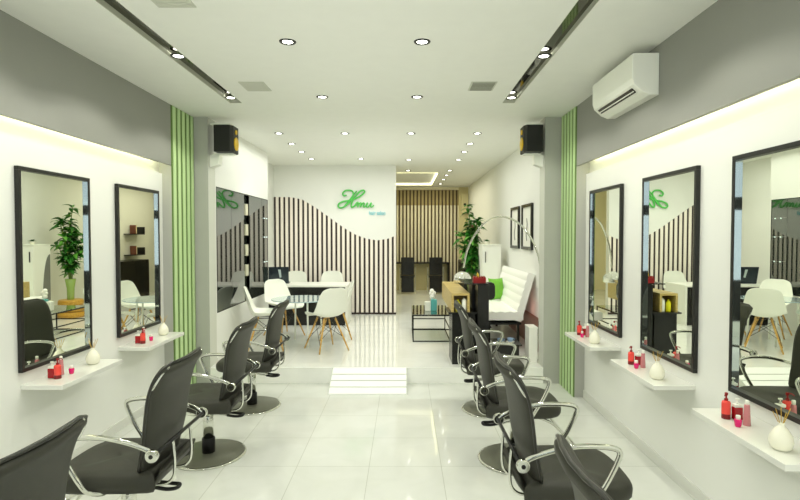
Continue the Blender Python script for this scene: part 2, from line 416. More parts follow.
mlab = {0: 'tall black framed mirror on the left wall reflecting plant and glass coffee table', 1: 'tall black framed mirror on the left wall next to the green slats',
        2: 'black framed mirror on the right wall, cut off by the photo edge', 3: 'middle black framed mirror of three on the right wall, reflecting the wavy slats',
        4: 'black framed mirror on the right wall next to the green slats'}
for i, (sd, y0, nm, of) in enumerate(stations):
    mm = make_mirror(mlab[i], y0-.02 if i != 2 else y0-.0, y0+.685 if i != 2 else y0+.715, sd)
    if i == 2: mm.rotation_euler.z += ang(M1ROT); mm.location.x -= .007
    make_shelf('white floating shelf under the %s mirror' % nm.replace(' wall', '-wall'), y0, y0+.67, sd)
# bottles on each shelf
def bottle_kind(k):
    if k == 0:
        t = thing('pump_bottle', '', 'bottle')
        MB().lathe([(.0195, 0), (.0205, .004), (.0205, .078), (.018, .086), (.008, .09)]).build('body', M['red'], t)
        MB().lathe([(.0208, .0), (.0209, .004), (.0209, .022), (.0206, .024)]).build('base_band', M['dredbase'], t)
        p = MB(); p.lathe([(.009, .09), (.009, .1), (.004, .102), (.004, .118)]); p.box(-.006, .006, -.006, .006, .116, .13, .002); p.tube([(0, 0, .126), (.014, .014, .126), (.02, .02, .118)], .0028, 8)
        p.build('pump', M['rplanter'], t)
    elif k == 1:
        t = thing('glass_bottle', '', 'bottle')
        MB().box(-.021, .021, -.015, .015, 0, .062, .004).build('body', M['dred'], t)
        MB().box(-.0205, .0205, -.0145, .0145, .062, .078, .004).build('shoulder', M['white'], t)
        p = MB(); p.lathe([(.006, .078), (.006, .086), (.003, .088), (.003, .1)]); p.box(-.009, .009, -.006, .006, .098, .106, .002); p.build('cap', M['white'], t)
    elif k == 2:
        t = thing('tapered_bottle', '', 'bottle')
        MB().lathe([(.0165, 0), (.017, .004), (.012, .095), (.0105, .1)]).build('body', M['pink'], t)
        MB().lathe([(.0075, .1), (.009, .11), (.009, .12), (.006, .122)]).build('cap', M['white'], t)
    elif k == 3:
        t = thing('nail_polish_jar', '', 'jar')
        MB().lathe([(.011, 0), (.014, .006), (.017, .03), (.015, .036)]).build('body', M['mag'], t)
        MB().lathe([(.0095, .036), (.0105, .05), (.0095, .055)]).build('cap', M['white'], t)
    else:
        t = thing('reed_diffuser', '', 'diffuser')
        MB().lathe([(.028, 0), (.041, .012), (.046, .035), (.042, .06), (.027, .088), (.014, .102), (.012, .112), (.014, .115)], n=32).build('vase', M['vase'], t, smooth=True)
        p = MB()
        for a_, l in ((.3, .1), (1.5, .085), (2.9, .1), (4.2, .09), (5.4, .07)):
            p.tube([(.004*math.cos(a_), .004*math.sin(a_), .10), (.004*math.cos(a_)+.03*math.cos(a_), .03*math.sin(a_), .105+l*.75)], .0016, 6)
        p.build('reeds', M['reed'], t)
    return t
bk = [bottle_kind(k) for k in range(5)]
spots = [(.166, .185), (.12, .17), (.125, .09), (.18, .07), (.165, -.19)]   # inset from wall, local offset
blab = ['red pump dispenser with a darker base', 'square dark red bottle with white cap', 'dusty pink tapered bottle with a white cap', 'tiny magenta jar with a white cap', 'cream round reed diffuser with golden sticks']
used = set()
for i, (sd, y0, nm, of) in enumerate(stations):
    for k, (ins, dy) in enumerate(spots):
        if sd < 0: ins -= .04
        xw = PR-ins if sd > 0 else PL+ins
        loc = (xw, y0+.335+(dy if sd > 0 else -dy), .6851)
        lab = blab[k]+' on the %s shelf' % nm.replace(' wall', '-wall')
        if k not in used:
            o = bk[k]; o.location = loc; o.rotation_euler = (0, 0, 0 if sd < 0 else PI); o['label'] = lab; used.add(k)
        else: o = dup(bk[k], loc, 0 if sd < 0 else PI, lab)
        o['group'] = ['pump dispensers on the styling shelves', 'dark red bottles on the styling shelves', 'pink bottles on the styling shelves', 'magenta jars on the styling shelves', 'reed diffusers on the styling shelves'][k]

# ------------------------------------------------------------------ salon chair (faces +x locally)
def make_salon_chair():
    t = thing('salon_chair', '', 'chair')
    bs = MB(); bs.lathe([(.262, 0), (.266, .006), (.262, .012), (.245, .016)], n=48, caps=True); bs.build('base_rim', M['chrome'], t)
    MB().lathe([(.250, .0155), (.246, .0185), (.05, .024)], n=48).build('base_plate', M['steel'], t)
    MB().lathe([(.046, .022), (.046, .125), (.042, .13)]).build('pump_sleeve', M['rubber'], t)
    MB().lathe([(.037, .13), (.037, .36)]).build('pump_column', M['chrome'], t)
    u_ = MB(); u_.box(-.13, .13, -.11, .11, .345, .372, .006); u_.build('seat_plate', M['chrome'], t)
    # foot lever behind
    lv = MB(); lv.tube(smooth_curve([(.0, -.06, .315), (-.06, -.075, .30), (-.15, -.075, .285)]), .007, 8); lv.tube(smooth_curve([(.0, .0, .315), (-.06, -.02, .298), (-.15, -.02, .282)]), .007, 8)
    L = lv.build('foot_lever', M['chrome'], t, smooth=True)
    MB().tube(smooth_curve([(-.13, -.075, .287), (-.19, -.078, .278), (-.235, -.068, .278), (-.235, -.028, .278), (-.19, -.018, .276), (-.13, -.02, .284)]), .010, 8).build('lever_grip', M['rubber'], L)
    # seat cushion: rounded plan with wide front corners
    W = .245; n = 9
    def plan(k):
        # outline of the seat in (x, half width)
        return k
    st_ = MB()
    outline = [(-.225, -.20), (-.22, -.235), (.12, -.247), (.22, -.225), (.278, -.16), (.295, 0), (.278, .16), (.22, .225), (.12, .247), (-.22, .235), (-.225, .20)]
    oc = [Vector((a, b_, 0)) for a, b_ in outline]
    oc = smooth_curve([(a, b_, 0) for a, b_ in outline], 3)
    cx_ = Vector((.03, 0, 0)); rings = []
    for s_, z in ((.86, .372), (.95, .376), (.99, .392), (1., .42), (.985, .448), (.94, .462), (.7, .468), (.35, .466), (.02, .465)):
        rings.append([st_.bm.verts.new((cx_.x+(p.x-cx_.x)*s_, p.y*s_, z - (.0 if z < .44 else .012*max(0, (p.x-.12)/.17)**2))) for p in oc])
    for A, B in zip(rings, rings[1:]):
        for k in range(len(A)):
            st_.bm.faces.new((A[k], A[(k+1) % len(A)], B[(k+1) % len(A)], B[k]))
    st_.bm.faces.new(rings[0][::-1]); st_.bm.faces.new(rings[-1])
    st_.build('seat', M['leather'], t, smooth=True)
    # rising rear pan
    pan = MB(); prof = [(-.02, .385), (-.15, .385), (-.210, .402), (-.245, .435), (-.262, .47)]
    pr = smooth_curve([(a, 0, b_) for a, b_ in prof], 4)
    rows = []
    for i_, p in enumerate(pr):
        tn = (pr[min(i_+1, len(pr)-1)]-pr[max(i_-1, 0)]).normalized(); nn = Vector((-tn.z, 0, tn.x))
        th_ = .016
        rows.append([(p.x+nn.x*th_*math.sin(a_)*1., .205*math.copysign(abs(math.cos(a_))**.35, math.cos(a_)), p.z+nn.z*th_*math.sin(a_)) for a_ in [k*2*PI/16 for k in range(16)]])
    V = [[pan.bm.verts.new(q) for q in r] for r in rows]
    for A, B in zip(V, V[1:]):
        for k in range(16): pan.bm.faces.new((A[k], A[(k+1) % 16], B[(k+1) % 16], B[k]))
    pan.bm.faces.new(V[0][::-1]); pan.bm.faces.new(V[-1])
    pan.build('seat_pan', M['leather'], t, smooth=True)
    # backrest: curved padded slab, flared at the top
    bprof = [(-.185, .455), (-.20, .52), (-.222, .62), (-.238, .74), (-.255, .84), (-.285, .92), (-.325, .975)]
    bp = smooth_curve([(a, 0, b_) for a, b_ in bprof], 4)
    nb = len(bp); NA = 20
    back = MB(); V = []
    def half(i_):
        f = i_/(nb-1); w_ = .205+.035*math.sin(min(1, f*1.3)*PI/2)
        if f > .9: w_ -= (.03*((f-.9)/.1)**2)
        if f < .06: w_ -= .012
        return w_
    pip = {1: [], -1: []}
    for i_, p in enumerate(bp):
        tn = (bp[min(i_+1, nb-1)]-bp[max(i_-1, 0)]).normalized(); nn = Vector((-tn.z, 0, tn.x))
        hw_ = half(i_); th_ = .024 if 0 < i_ < nb-1 else .012
        row = []
        for k in range(NA):
            a_ = k*2*PI/NA; ca, sa = math.cos(a_), math.sin(a_)
            yy = hw_*math.copysign(abs(ca)**.4, ca); cv = .028*(yy/hw_)**2     # wings curve forward
            q = p+nn*th_*math.copysign(abs(sa)**.7, sa)
            row.append(back.bm.verts.new((q.x+cv, yy, q.z)))
        V.append(row)
        for s_ in (1, -1): pip[s_].append((p.x+.028, s_*(hw_+.002), p.z))
    for A, B in zip(V, V[1:]):
        for k in range(NA): back.bm.faces.new((A[k], A[(k+1) % NA], B[(k+1) % NA], B[k]))
    back.bm.faces.new(V[0][::-1]); back.bm.faces.new(V[-1])
    bo = back.build('backrest', M['leather'], t, smooth=True)
    top = bp[-1]; tops = [(top.x+.028*(y_/.2)**2, y_, top.z+.010) for y_ in (-.17, -.1, 0, .1, .17)]
    loop = pip[-1][1:-1]+tops+pip[1][1:-1][::-1]
    MB().tube(loop, .0075, 6).build('piping', M['piping'], bo, smooth=True)
    for s_ in (-1, 1):
        MB().tube(smooth_curve([(-.240, s_*.232, .87), (-.262, s_*.240, .90), (-.288, s_*.228, .945), (-.305, s_*.19, .972)]), .006, 8).build('side_grip', M['chrome'], bo, smooth=True)
    # cross bar with pivots, arms
    MB().tube([(-.275, -.28, .585), (-.275, .28, .585)], .0095, 10).build('cross_bar', M['rubber'], t, smooth=True)
    for s_ in (-1, 1):
        y_ = s_*.285
        arm = MB()
        pth = smooth_curve([(-.27, y_, .585), (-.235, y_, .612), (-.15, y_, .642), (-.04, y_, .665), (.06, y_, .668), (.135, y_, .660), (.162, y_, .640), (.150, y_, .595), (.115, y_, .52), (.07, y_, .445), (.045, y_*.93, .40), (.0, y_*.75, .372), (-.0, y_*.35, .36)], 5)
        arm.tube(pth, .0095, 10, up=(0, 1, 0), flat=1.35)
        ao = arm.build('armrest', M['chrome'], t, smooth=True)
        hb = MB(); hb.lathe([(.026, -.013), (.03, -.009), (.03, .009), (.026, .013)], n=20); hb.mi = 1; hb.lathe([(.01, -.0145), (.01, .0145)], n=12)
        hb.xf(Matrix.Translation((-.268, s_*.293, .585)) @ Matrix.Rotation(PI/2, 4, 'X')); hb.build('pivot_hub', [M['chrome'], M['rubber']], ao)
    for s_ in (-1, 1):
        MB().tube(smooth_curve([(-.277, s_*.10, .58), (-.282, s_*.10, .54), (-.285, s_*.10, .46), (-.278, s_*.10, .40), (-.245, s_*.10, .366), (-.18, s_*.10, .357), (-.10, s_*.10, .357)], 5), .0075, 8).build('rear_tube', M['chrome'], t, smooth=True)
    # front foot rest
    fr = MB(); fr.tube(smooth_curve([(.10, -.13, .36), (.24, -.14, .30), (.36, -.15, .16), (.40, -.15, .11), (.42, -.12, .105), (.42, .12, .105), (.40, .15, .11), (.36, .15, .16), (.24, .14, .30), (.10, .13, .36)], 5), .0095, 8)
    fr.build('footrest', M['chrome'], t, smooth=True)
    return t
chair0 = make_salon_chair()
CH = [(-1.405, 1.55, PI, 'grey leather salon chair cut off at the lower left corner of the photo'),
      (-1.43, 2.63, PI, 'grey leather salon chair, second from the camera in the left row'),
      (-1.43, 3.71, PI, 'grey leather salon chair, third from the camera in the left row'),
      (-1.43, 4.78, PI, 'grey leather salon chair farthest back in the left row'),
      (.775, 1.38, 0, 'grey leather salon chair nearest the camera in the right row, mostly cut off'),
      (.79, 2.53, 0, 'grey leather salon chair, second from the camera in the right row'),
      (.79, 3.63, 0, 'grey leather salon chair, third from the camera in the right row'),
      (.79, 4.69, 0, 'grey leather salon chair farthest back in the right row')]
for i, (x, y, rz, lab) in enumerate(CH):
    g = 'left row of salon chairs' if x < 0 else 'right row of salon chairs'
    if i == 0: chair0.location = (x, y, 0); chair0.rotation_euler = (0, 0, rz); chair0['label'] = lab; chair0['group'] = g
    else: dup(chair0, (x, y, 0), rz, lab, g)

# ------------------------------------------------------------------ ceiling fittings
def make_spot():
    t = thing('ceiling_downlight', '', 'downlight')
    MB().lathe([(.034, -.0005), (.036, -.005), (.052, -.005), (.055, 0)], n=28, caps=False).build('ring', M['frame'], t, smooth=True)
    MB().lathe([(.0335, -.002), (.0335, -.0005)], n=24).build('lens', M['lamp'], t)
    return t
sp0 = make_spot()
SP = [(-.76, 3.38, 'in the middle row, nearest left one of the front pair'), (.115, 3.38, 'in the middle row, nearest right one of the front pair'),
      (-.747, 4.71, 'in the second pair from the camera, left one'), (.115, 4.71, 'in the second pair from the camera, right one'),
      (-1.55, 6.38, 'over the round glass table, first of the left line'), (-.735, 6.38, 'above the partition sign, nearer one'), (.08, 6.38, 'in the ceiling centre in front of the passage, nearer one'), (.90, 6.38, 'over the black console, first of the right line'),
      (-1.55, 7.1, 'in the left line, second from the camera'), (-1.55, 7.78, 'in the left line, third from the camera'), (-1.53, 8.5, 'in the left line, nearest the partition wall'),
      (-.72, 8.5, 'above the partition sign, farther one'), (.07, 8.6, 'in the ceiling centre before the passage, farther one'), (.07, 10.0, 'just before the glowing ceiling tray'),
      (.90, 7.1, 'in the right line, second from the camera'), (.90, 7.78, 'in the right line, third from the camera'), (.90, 8.6, 'in the right line, fourth from the camera'),
      (.88, 10.0, 'in the right line, fifth from the camera, beside the ceiling tray'), (.88, 10.8, 'in the right line, sixth from the camera, beside the ceiling tray'), (.88, 11.6, 'in the right line, seventh from the camera, beside the ceiling tray'), (.88, 12.6, 'in the right line, farthest, by the slatted end wall')]
for i, (x, y, w_) in enumerate(SP):
    lab = 'small round recessed downlight '+w_
    if i == 0: sp0.location = (x, y, H); sp0['label'] = lab; sp0['group'] = 'ceiling downlights'
    else: dup(sp0, (x, y, H), 0, lab, 'ceiling downlights')
for x, nm in ((-1.6025, 'left'), (.9875, 'right')):
    for y, w_ in ((2.66, 'nearest'), (3.68, 'middle'), (4.78, 'farthest')):
        dup(sp0, (x, y, H+.012), 0, 'round spotlight set in the %s ceiling slot, %s one' % (nm, w_), 'spotlights in the ceiling slots')
def grille(x, y, w_, l, label, dark):
    t = thing('air_vent', label, 'air vent', (x, y, H), 0, 'ceiling air vents')
    MB().box(-w_/2, w_/2, -l/2, l/2, -.006, 0, .002).build('plate', M['vent'], t)
    s_ = MB(); n = 7
    for k in range(n):
        yy = -l/2+.02+k*(l-.04)/(n-1); s_.box(-w_/2+.015, w_/2-.015, yy-.008, yy+.004, -.009, -.006)
    s_.build('slats', M['ventd'] if dark else M['vent'], t)
grille(-1.26, 4.38, .21, .26, 'pale square ceiling air vent on the left by the light slot', False)
grille(.655, 4.37, .215, .25, 'slotted ceiling air vent on the right by the light slot', True)
grille(-1.25, 2.74, .21, .26, 'ceiling air vent cut off by the top edge of the photo', False)
# air conditioner on right bulkhead
t = thing('air_conditioner', 'white split air conditioner on the grey right bulkhead', 'air conditioner', (XR, 3.78, 2.53))
MB().prism([(0, 0), (-.06, 0), (-.11, .02), (-.165, .07), (-.178, .11), (-.18, .262), (-.17, .272), (0, .275)], 'y', -.36, .36, .006).build('body', M['white'], t)
v = MB(); v.box(-.006, .003, -.30, .30, -.020, .020); v.xf(Matrix.Translation((-.139, 0, .045)) @ Matrix.Rotation(math.radians(-48), 4, 'Y')); v.build('air_slot', M['black'], t)
v = MB(); v.box(-.012, -.004, -.30, .30, -.006, .0); v.xf(Matrix.Translation((-.139, 0, .045)) @ Matrix.Rotation(math.radians(-48), 4, 'Y')); v.build('louvre', M['white'], t)
# speakers on the columns
def speaker(x, sg, label):
    t = thing('wall_speaker', label, 'speaker', (x, 5.60, 2.49), 0, 'black speakers on the pillars')
    q = sg     # direction towards the room centre
    o_ = 0 if sg > 0 else -.045
    b_ = MB(); b_.prism([(q*(.075+o_), -.12), (q*(.245+o_), -.12), (q*(.27+o_), -.07), (q*(.27+o_), .09), (q*(.245+o_), .12), (q*(.075+o_), .12)], 'z', 0, .285, .004); b_.build('cabinet', M['blackm'], t)
    c_ = MB(); c_.lathe([(.07, 0), (.073, .008), (.056, .012), (.03, .004), (.012, .016)], n=24); c_.xf(Matrix.Translation((q*(.269+o_), .01, .10)) @ Matrix.Rotation(q*PI/2, 4, 'Y')); c_.build('woofer', M['yellow'], t, smooth=True)
    c_ = MB(); c_.lathe([(.028, 0), (.026, .01), (.01, .006)], n=20); c_.xf(Matrix.Translation((q*(.269+o_), .01, .225)) @ Matrix.Rotation(q*PI/2, 4, 'Y')); c_.build('tweeter', M['yellow'], t, smooth=True)
    MB().box(q*.03, q*(.25+o_), -.1, .1, .287, .303, .003).build('top_plate', M['white'], t)
    MB().prism([(0, -.15), (q*.012, -.15), (q*.09, -.12), (q*.10, -.018), (q*(.25+o_), -.018), (q*(.25+o_), -.002), (q*.06, -.002), (0, -.03)], 'y', -.03, .08).build('bracket', M['white'], t)
speaker(-2.099, 1, 'black wall speaker with yellow cone on the left pillar')
speaker(1.499, -1, 'black wall speaker with yellow cone on the right pillar')

# ------------------------------------------------------------------ tinted display cabinet on the left wall
t = thing('display_cabinet', 'long dark tinted glass display cabinet set into the left wall', 'cabinet', (MG, 6.82, .73))
hz = 1.416; hl = 1.08
MB().box(-.25, -.235, -hl, hl, 0, hz).build('back_panel', M['blackm'], t)
fr = MB(); fr.box(-.235, .002, -hl, hl, 0, .012); fr.box(-.235, .002, -hl, hl, hz-.012, hz); fr.box(-.235, .002, hl-.012, hl, 0, hz); fr.box(-.235, .002, -hl, -hl+.012, 0, hz); fr.build('carcass', M['black'], t)
for y0, y1 in ((-hl+.012, -.57), (-.57, -.07), (.14, .75), (.75, hl-.012)):
    MB().box(-.006, -.001, y0+.003, y1-.003, .012, hz-.012).build('door', M['dglass'], t)
nb = MB(); nb.box(-.05, -.04, -.07, .14, .012, hz-.012); nb.build('niche_back', M['dglass'], t)
for zz in (.33, .60, .87, 1.14):
    MB().box(-.04, -.004, .0, .11, zz, zz+.15, .003).build('display_box', M['dispbox'], t)
for zz in (.48, .85, 1.13):
    MB().box(-.001, .010, .76, 1.05, zz, zz+.005).build('shelf_edge', M['greyglass'], t)
    for yy in (.86, .98):
        MB().lathe([(.008, 0), (.010, .01), (.004, .014)], (.010, yy, zz-.010), 12).build('shelf_light', M['shelfglow'], t)

# ------------------------------------------------------------------ reception desk
t = thing('reception_desk', 'white topped reception desk with a black front panel', 'desk', (-1.59, 8.12, PF))
MB().box(-.765, .685, 0, .62, .61, .64, .003).build('desktop', M['wsat'], t)
MB().box(.65, .685, .0, .62, 0, .61).build('side_panel', M['wsat'], t)
MB().box(-.765, -.72, .0, .62, 0, .61).build('side_panel', M['wsat'], t)
MB().box(-.72, .65, .02, .045, 0, .61).build('front_panel', M['black'], t)
t = thing('laptop', 'dark open laptop on the white reception desk, back towards the camera', 'laptop', (-2.06, 8.40, PF+.6401), .12)
MB().box(-.165, .165, -.0, .23, 0, .016, .003).build('keyboard_base', M['laptop'], t)
l_ = MB(); l_.box(-.165, .165, -.008, 0, 0, .275, .003); l_.mi = 1; l_.box(-.15, .15, 0, .001, .015, .22)
l_.xf(Matrix.Translation((0, 0, .014)) @ Matrix.Rotation(math.radians(14), 4, 'X')); lid = l_.build('lid', [M['laptop'], M['screen']], t)
l_ = MB(); l_.prism([(-.0, .23), (.04, .23), (.05, .10), (.02, .09)], 'y', -.0095, -.008); l_.xf(Matrix.Translation((0, 0, .014)) @ Matrix.Rotation(math.radians(14), 4, 'X')); l_.build('badge', M['laplogo'], lid)

# ------------------------------------------------------------------ moulded shell chair (faces +x)
def make_shell():
    t = thing('shell_chair', '', 'chair')
    # profile of the shell from seat front to back top
    prof = [(.225, .405), (.20, .432), (.12, .438), (.0, .425), (-.10, .42), (-.165, .445), (-.20, .52), (-.225, .62), (-.25, .72), (-.258, .768), (-.262, .792)]
    wd = [.15, .20, .225, .232, .235, .235, .225, .205, .182, .148, .075]
    cvx = [.0, .02, .045, .065, .075, .07, .055, .045, .03, .02, .01]
    pr = smooth_curve([(a, w_, b_) for (a, b_), w_ in zip(prof, wd)], 3); cc = smooth_curve([(v_, 0, 0) for v_ in cvx], 3)
    rows = []
    for i_, p in enumerate(pr):
        tn = pr[min(i_+1, len(pr)-1)]-pr[max(i_-1, 0)]; tn = Vector((tn.x, 0, tn.z)).normalized(); nn = Vector((tn.z, 0, -tn.x))
        row = []
        for k in range(13):
            s_ = -1+2*k/12; c_ = cc[i_].x*abs(s_)**2.2
            row.append((p.x+nn.x*c_, s_*p.y, p.z+nn.z*c_))
        rows.append(row)
    g = MB(); g.grid(rows)
    o = g.build('shell', M['white'], t, smooth=True, mods=(('SOLIDIFY', dict(thickness=.009, offset=0)), ('SUBSURF', dict(levels=1, render_levels=1))))
    for sx in (1, -1):
        for sy in (1, -1):
            MB().tube([(sx*.09+.0, sy*.075, .405), (sx*.215, sy*.20, .0)], [.013, .0095], 8).build('leg', M['lightwood'], t, smooth=True)
    br = MB()
    for sy in (1, -1):
        br.tube([(.10, sy*.10, .36), (-.19, sy*.18, .10)], .003, 6); br.tube([(-.10, sy*.10, .36), (.19, sy*.18, .10)], .003, 6)
    for sx in (1, -1):
        br.tube([(sx*.1, .09, .34), (sx*.17, -.16, .16)], .003, 6); br.tube([(sx*.1, -.09, .34), (sx*.17, .16, .16)], .003, 6)
    br.tube([(.1, .08, .40), (-.1, .08, .40), (-.1, -.08, .40), (.1, -.08, .40), (.1, .08, .40)], .005, 6)
    br.build('wire_brace', M['rubber'], t)
    return t
sh = make_shell()
SH = [(-.98, 6.42, ang(125), 'white moulded shell chair nearest the step at the round glass table, back turned'),
      (-.97, 7.18, ang(190), 'white moulded shell chair on the far right of the round glass table'),
      (-1.72, 7.32, ang(-42), 'white moulded shell chair behind the glass table beside the reception desk'),
      (-1.75, 6.45, ang(14), 'white moulded shell chair by the cabinet wall, seen side on'),
      (-1.95, 9.0, ang(-90), 'white shell chair behind the reception desk next to the laptop'),
      (-1.30, 9.0, ang(-90), 'white shell chair behind the reception desk towards its open end')]
for i, (x, y, rz, lab) in enumerate(SH):
    g = 'shell chairs around the glass table' if i < 4 else 'shell chairs behind the desk'
    if i == 0: sh.location = (x, y, PF); sh.rotation_euler = (0, 0, rz); sh['label'] = lab; sh['group'] = g
    else: dup(sh, (x, y, PF), rz, lab, g)
# round glass table
t = thing('round_table', 'low round glass table with pale legs between the shell chairs', 'table', (-1.37, 6.80, PF))
MB().lathe([(.388, .582), (.392, .588), (.388, .595)], n=48).build('glass_top', M['tableg'], t)
MB().lathe([(.09, .565), (.09, .581)], n=24).build('hub', M['chrome'], t)
for a_ in (.5, 2.07, 3.64, 5.21):
    MB().tube([(.07*math.cos(a_), .07*math.sin(a_), .57), (.26*math.cos(a_), .26*math.sin(a_), .565), (.29*math.cos(a_), .29*math.sin(a_), .0)], .012, 8).build('leg', M['wsat'], t)

# ------------------------------------------------------------------ coffee table
t = thing('coffee_table', 'glass topped coffee table with a thin black frame', 'table', (.365, 7.33, PF))
w_, l_ = .255, .46; h_ = .37
MB().box(-w_, w_, -l_, l_, h_-.008, h_, .002).build('glass_top', M['coffg'], t)
fr = MB(); q = .007
for zz in (h_-.023, .158, 0.0):
    for yy in (-l_+q, l_-q): fr.box(-w_, w_, yy-q, yy+q, zz, zz+.014)
    for xx in (-w_+q, w_-q): fr.box(xx-q, xx+q, -l_, l_, zz, zz+.014)
fr.build('frame', M['black'], t)
for xx in (-w_+q, w_-q):
    for yy in (-l_+q, l_-q): MB().box(xx-q*.999, xx+q*.999, yy-q*.999, yy+q*.999, 0, h_-.01).build('leg', M['black'], t)
t = thing('flower_box', 'teal and white box with white blooms on the coffee table', 'box', (.37, 7.22, PF+h_+.0002))
a = MB(); a.box(-.0, .085, -.05, .05, 0, .16, .008); a.build('box', M['teal'], t)
a = MB(); a.box(-.085, -.002, -.04, .04, 0, .13, .008); a.build('side_box', M['wsat'], t)
a = MB()
for dx, dz, r in ((.02, .20, .035), (.045, .25, .03), (.015, .28, .032), (.03, .225, .03), (.0, .245, .025)):
    bmesh.ops.create_icosphere(a.bm, subdivisions=2, radius=r, matrix=Matrix.Translation((dx, 0, dz)))
a.tube([(.03, 0, .15), (.03, 0, .22)], .006, 6); a.build('blooms', M['flower'], t, smooth=True)

# ------------------------------------------------------------------ console / divider unit
t = thing('retail_console', 'black lacquered console unit with an oak topped open niche', 'cabinet', (.72, 5.66, PF))
MB().box(-.193, .06, 0, .38, 0, .565, .003).build('base_cabinet', M['black'], t)
MB().box(-.235, .08, -.02, .40, .565, .583, .002).build('ledge', M['black'], t)
nz = MB(); nz.box(-.20, -.175, 0, 1.45, .583, .765); nz.box(-.20, 0, .4, 1.45, .575, .583); nz.box(-.20, .0, 0, 1.45, .765, .79, .002); nz.box(-.025, .0, 0, 1.45, .583, .765); nz.box(-.175, -.025, .4, .42, .583, .765)
nz.build('oak_niche', M['oak'], t)
MB().box(.085, .21, -.02, .62, 0, .887, .003).build('tall_panel', M['black'], t)
MB().box(.0605, .0845, .25, .62, 0, .887, .002).build('inner_panel', M['blackm'], t)
rp = MB(); pl = [(.21, .68), (.29, .68), (.325, .70), (.335, .73), (.335, .84), (.32, .872), (.29, .885), (.21, .885)]
rp.prism(pl, 'y', .30, .36, .004); rp.build('rounded_wing', M['black'], t)
MB().box(-.06, .21, .0, .62, .888, .900, .002).build('top_board', M['black'], t)
for px, m_, nm, lab in ((.597, 'yb', 'tall_bottle', 'yellow bottle standing in the oak niche of the console'), (.665, 'white', 'tall_bottle', 'white bottle standing in the oak niche of the console')):
    t = thing(nm, lab, 'bottle', (px, 5.715, PF+.5832))
    MB().lathe([(.026, 0), (.028, .006), (.028, .095), (.014, .115)] if m_ == 'yb' else [(.024, 0), (.026, .006), (.026, .125), (.018, .135)]).build('body', M[m_], t)
    MB().lathe([(.010, .115 if m_ == 'yb' else .135), (.010, .135 if m_ == 'yb' else .15)]).build('cap', M[m_], t)
t = thing('square_planter', 'small dark red planter with a yellow bud on the black console', 'planter', (.835, 5.74, PF+.9002))
pm = MB(); pm.box(-.07, .07, -.05, .05, 0, .055, .004)
for k in range(5): pm.prism([(-.07+k*.028, .055), (-.042+k*.028, .055), (-.056+k*.028, .078)], 'y', -.05, .05)
pm.build('pot', M['rplanter'], t)
pm = MB(); pm.tube([(-.01, 0, .05), (-.015, 0, .09), (-.02, 0, .115)], [.008, .012, .003], 8); pm.build('bud', M['ybud'], t, smooth=True)
# arc lamp
t = thing('arc_floor_lamp', 'chrome arc floor lamp with a dome shade over the console', 'floor lamp', (1.53, 6.03, PF))
MB().lathe([(.115, 0), (.115, .035), (.02, .045)], n=32).build('base', M['wsat'], t)
bx, by = 1.53, 6.03
pts = [(1.56, 6.03, PF+.04), (1.60, 6.03, .8), (1.60, 6.07, 1.27), (1.52, 6.16, 1.56), (1.38, 6.28, 1.76), (1.20, 6.45, 1.835), (1.03, 6.60, 1.76), (.90, 6.72, 1.58), (.82, 6.79, 1.38), (.785, 6.83, 1.17)]
MB().tube([(a-bx, b_-by, z-PF) for a, b_, z in smooth_curve(pts, 6)], .0125, 10).build('arc_pole', M['chrome'], t, smooth=True)
dm = MB(); R_ = .118; dm.lathe([(R_*math.cos(a_), R_*.85*math.sin(a_)) for a_ in [k*PI/2/9 for k in range(10)][:-1]]+[(.008, R_*.85)], (.77-bx, 6.84-by, 1.02-PF), 28, caps=False)
dm.lathe([(R_, 0), (R_, -.03), (R_*.9, -.045)], (.77-bx, 6.84-by, 1.02-PF), 28, caps=False)
dm.build('dome_shade', M['shade'], t, smooth=True)
MB().lathe([(.02, -.02), (.035, .0), (.03, .03), (.01, .05)], (.77-bx, 6.84-by, 1.0-PF), 16).build('bulb', M['wsat'], t, smooth=True)

# ------------------------------------------------------------------ sofa
t = thing('lounge_sofa', 'white channel tufted armless sofa against the right wall', 'sofa', (1.30, 7.30, PF))
Ls = .84
def channel(n, depth, L):
    return n
seat = MB(); nx, ny = 4, 12
# seat: quilted slab, channels running along the length
prof = []
for k in range(41):
    f = k/40; xx = -.26+.46*f; zz = .458+.012*abs(math.sin(f*PI*4))
    prof.append((xx, zz))
poly = [(-.26, .36), (-.26, .45)]+prof[1:-1]+[(.20, .45), (.20, .36)]
seat.prism(poly, 'y', -Ls, Ls); seat.build('seat', M['sofa'], t)
back = MB()
import itertools
def bq(f): # centre line of the back
    return Vector((.155+.17*f, 0, .34+.60*f))
poly = []
for k in range(61):
    f = k/60; p = bq(f); off = .058+.009*abs(math.sin(f*PI*6)); poly.append((p.x-off*.96, p.z+off*.28))
for k in (60, 0):
    f = k/60; p = bq(f); poly.append((p.x+.02, p.z-.008))
back.prism(poly, 'y', -Ls+.008, Ls-.008); back.build('backrest', M['sofa'], t)
fr = MB(); fr.box(-.24, .18, -Ls+.02, Ls-.02, .30, .325); fr.box(-.22, -.19, -Ls+.06, Ls-.06, .25, .268); fr.build('frame', M['black'], t)
for sx in (-.22, .15):
    for sy in (-Ls+.08, Ls-.08): MB().box(sx-.015, sx+.015, sy-.015, sy+.015, 0, .30).build('leg', M['black'], t)
t = thing('throw_cushion', 'lime green cushion leaning on the far end of the white sofa', 'cushion', (1.385, 7.62, PF+.474), 0)
cq = MB(); rows = []; nn_ = 12
for sgn in (1, -1):
    rows = []
    for i_ in range(nn_+1):
        row = []
        for j_ in range(nn_+1):
            uu, vv = -1+2*i_/nn_, -1+2*j_/nn_
            e_ = (1-uu**4)*(1-vv**4)
            pinch = 1-.10*(1-abs(uu))*abs(vv)**3
            row.append((uu*.125*(1-.08*(1-vv*vv)), sgn*.06*max(0, e_)**.5, vv*.165*(1-.08*(1-uu*uu))+.162))
        rows.append(row)
    cq.grid(rows)
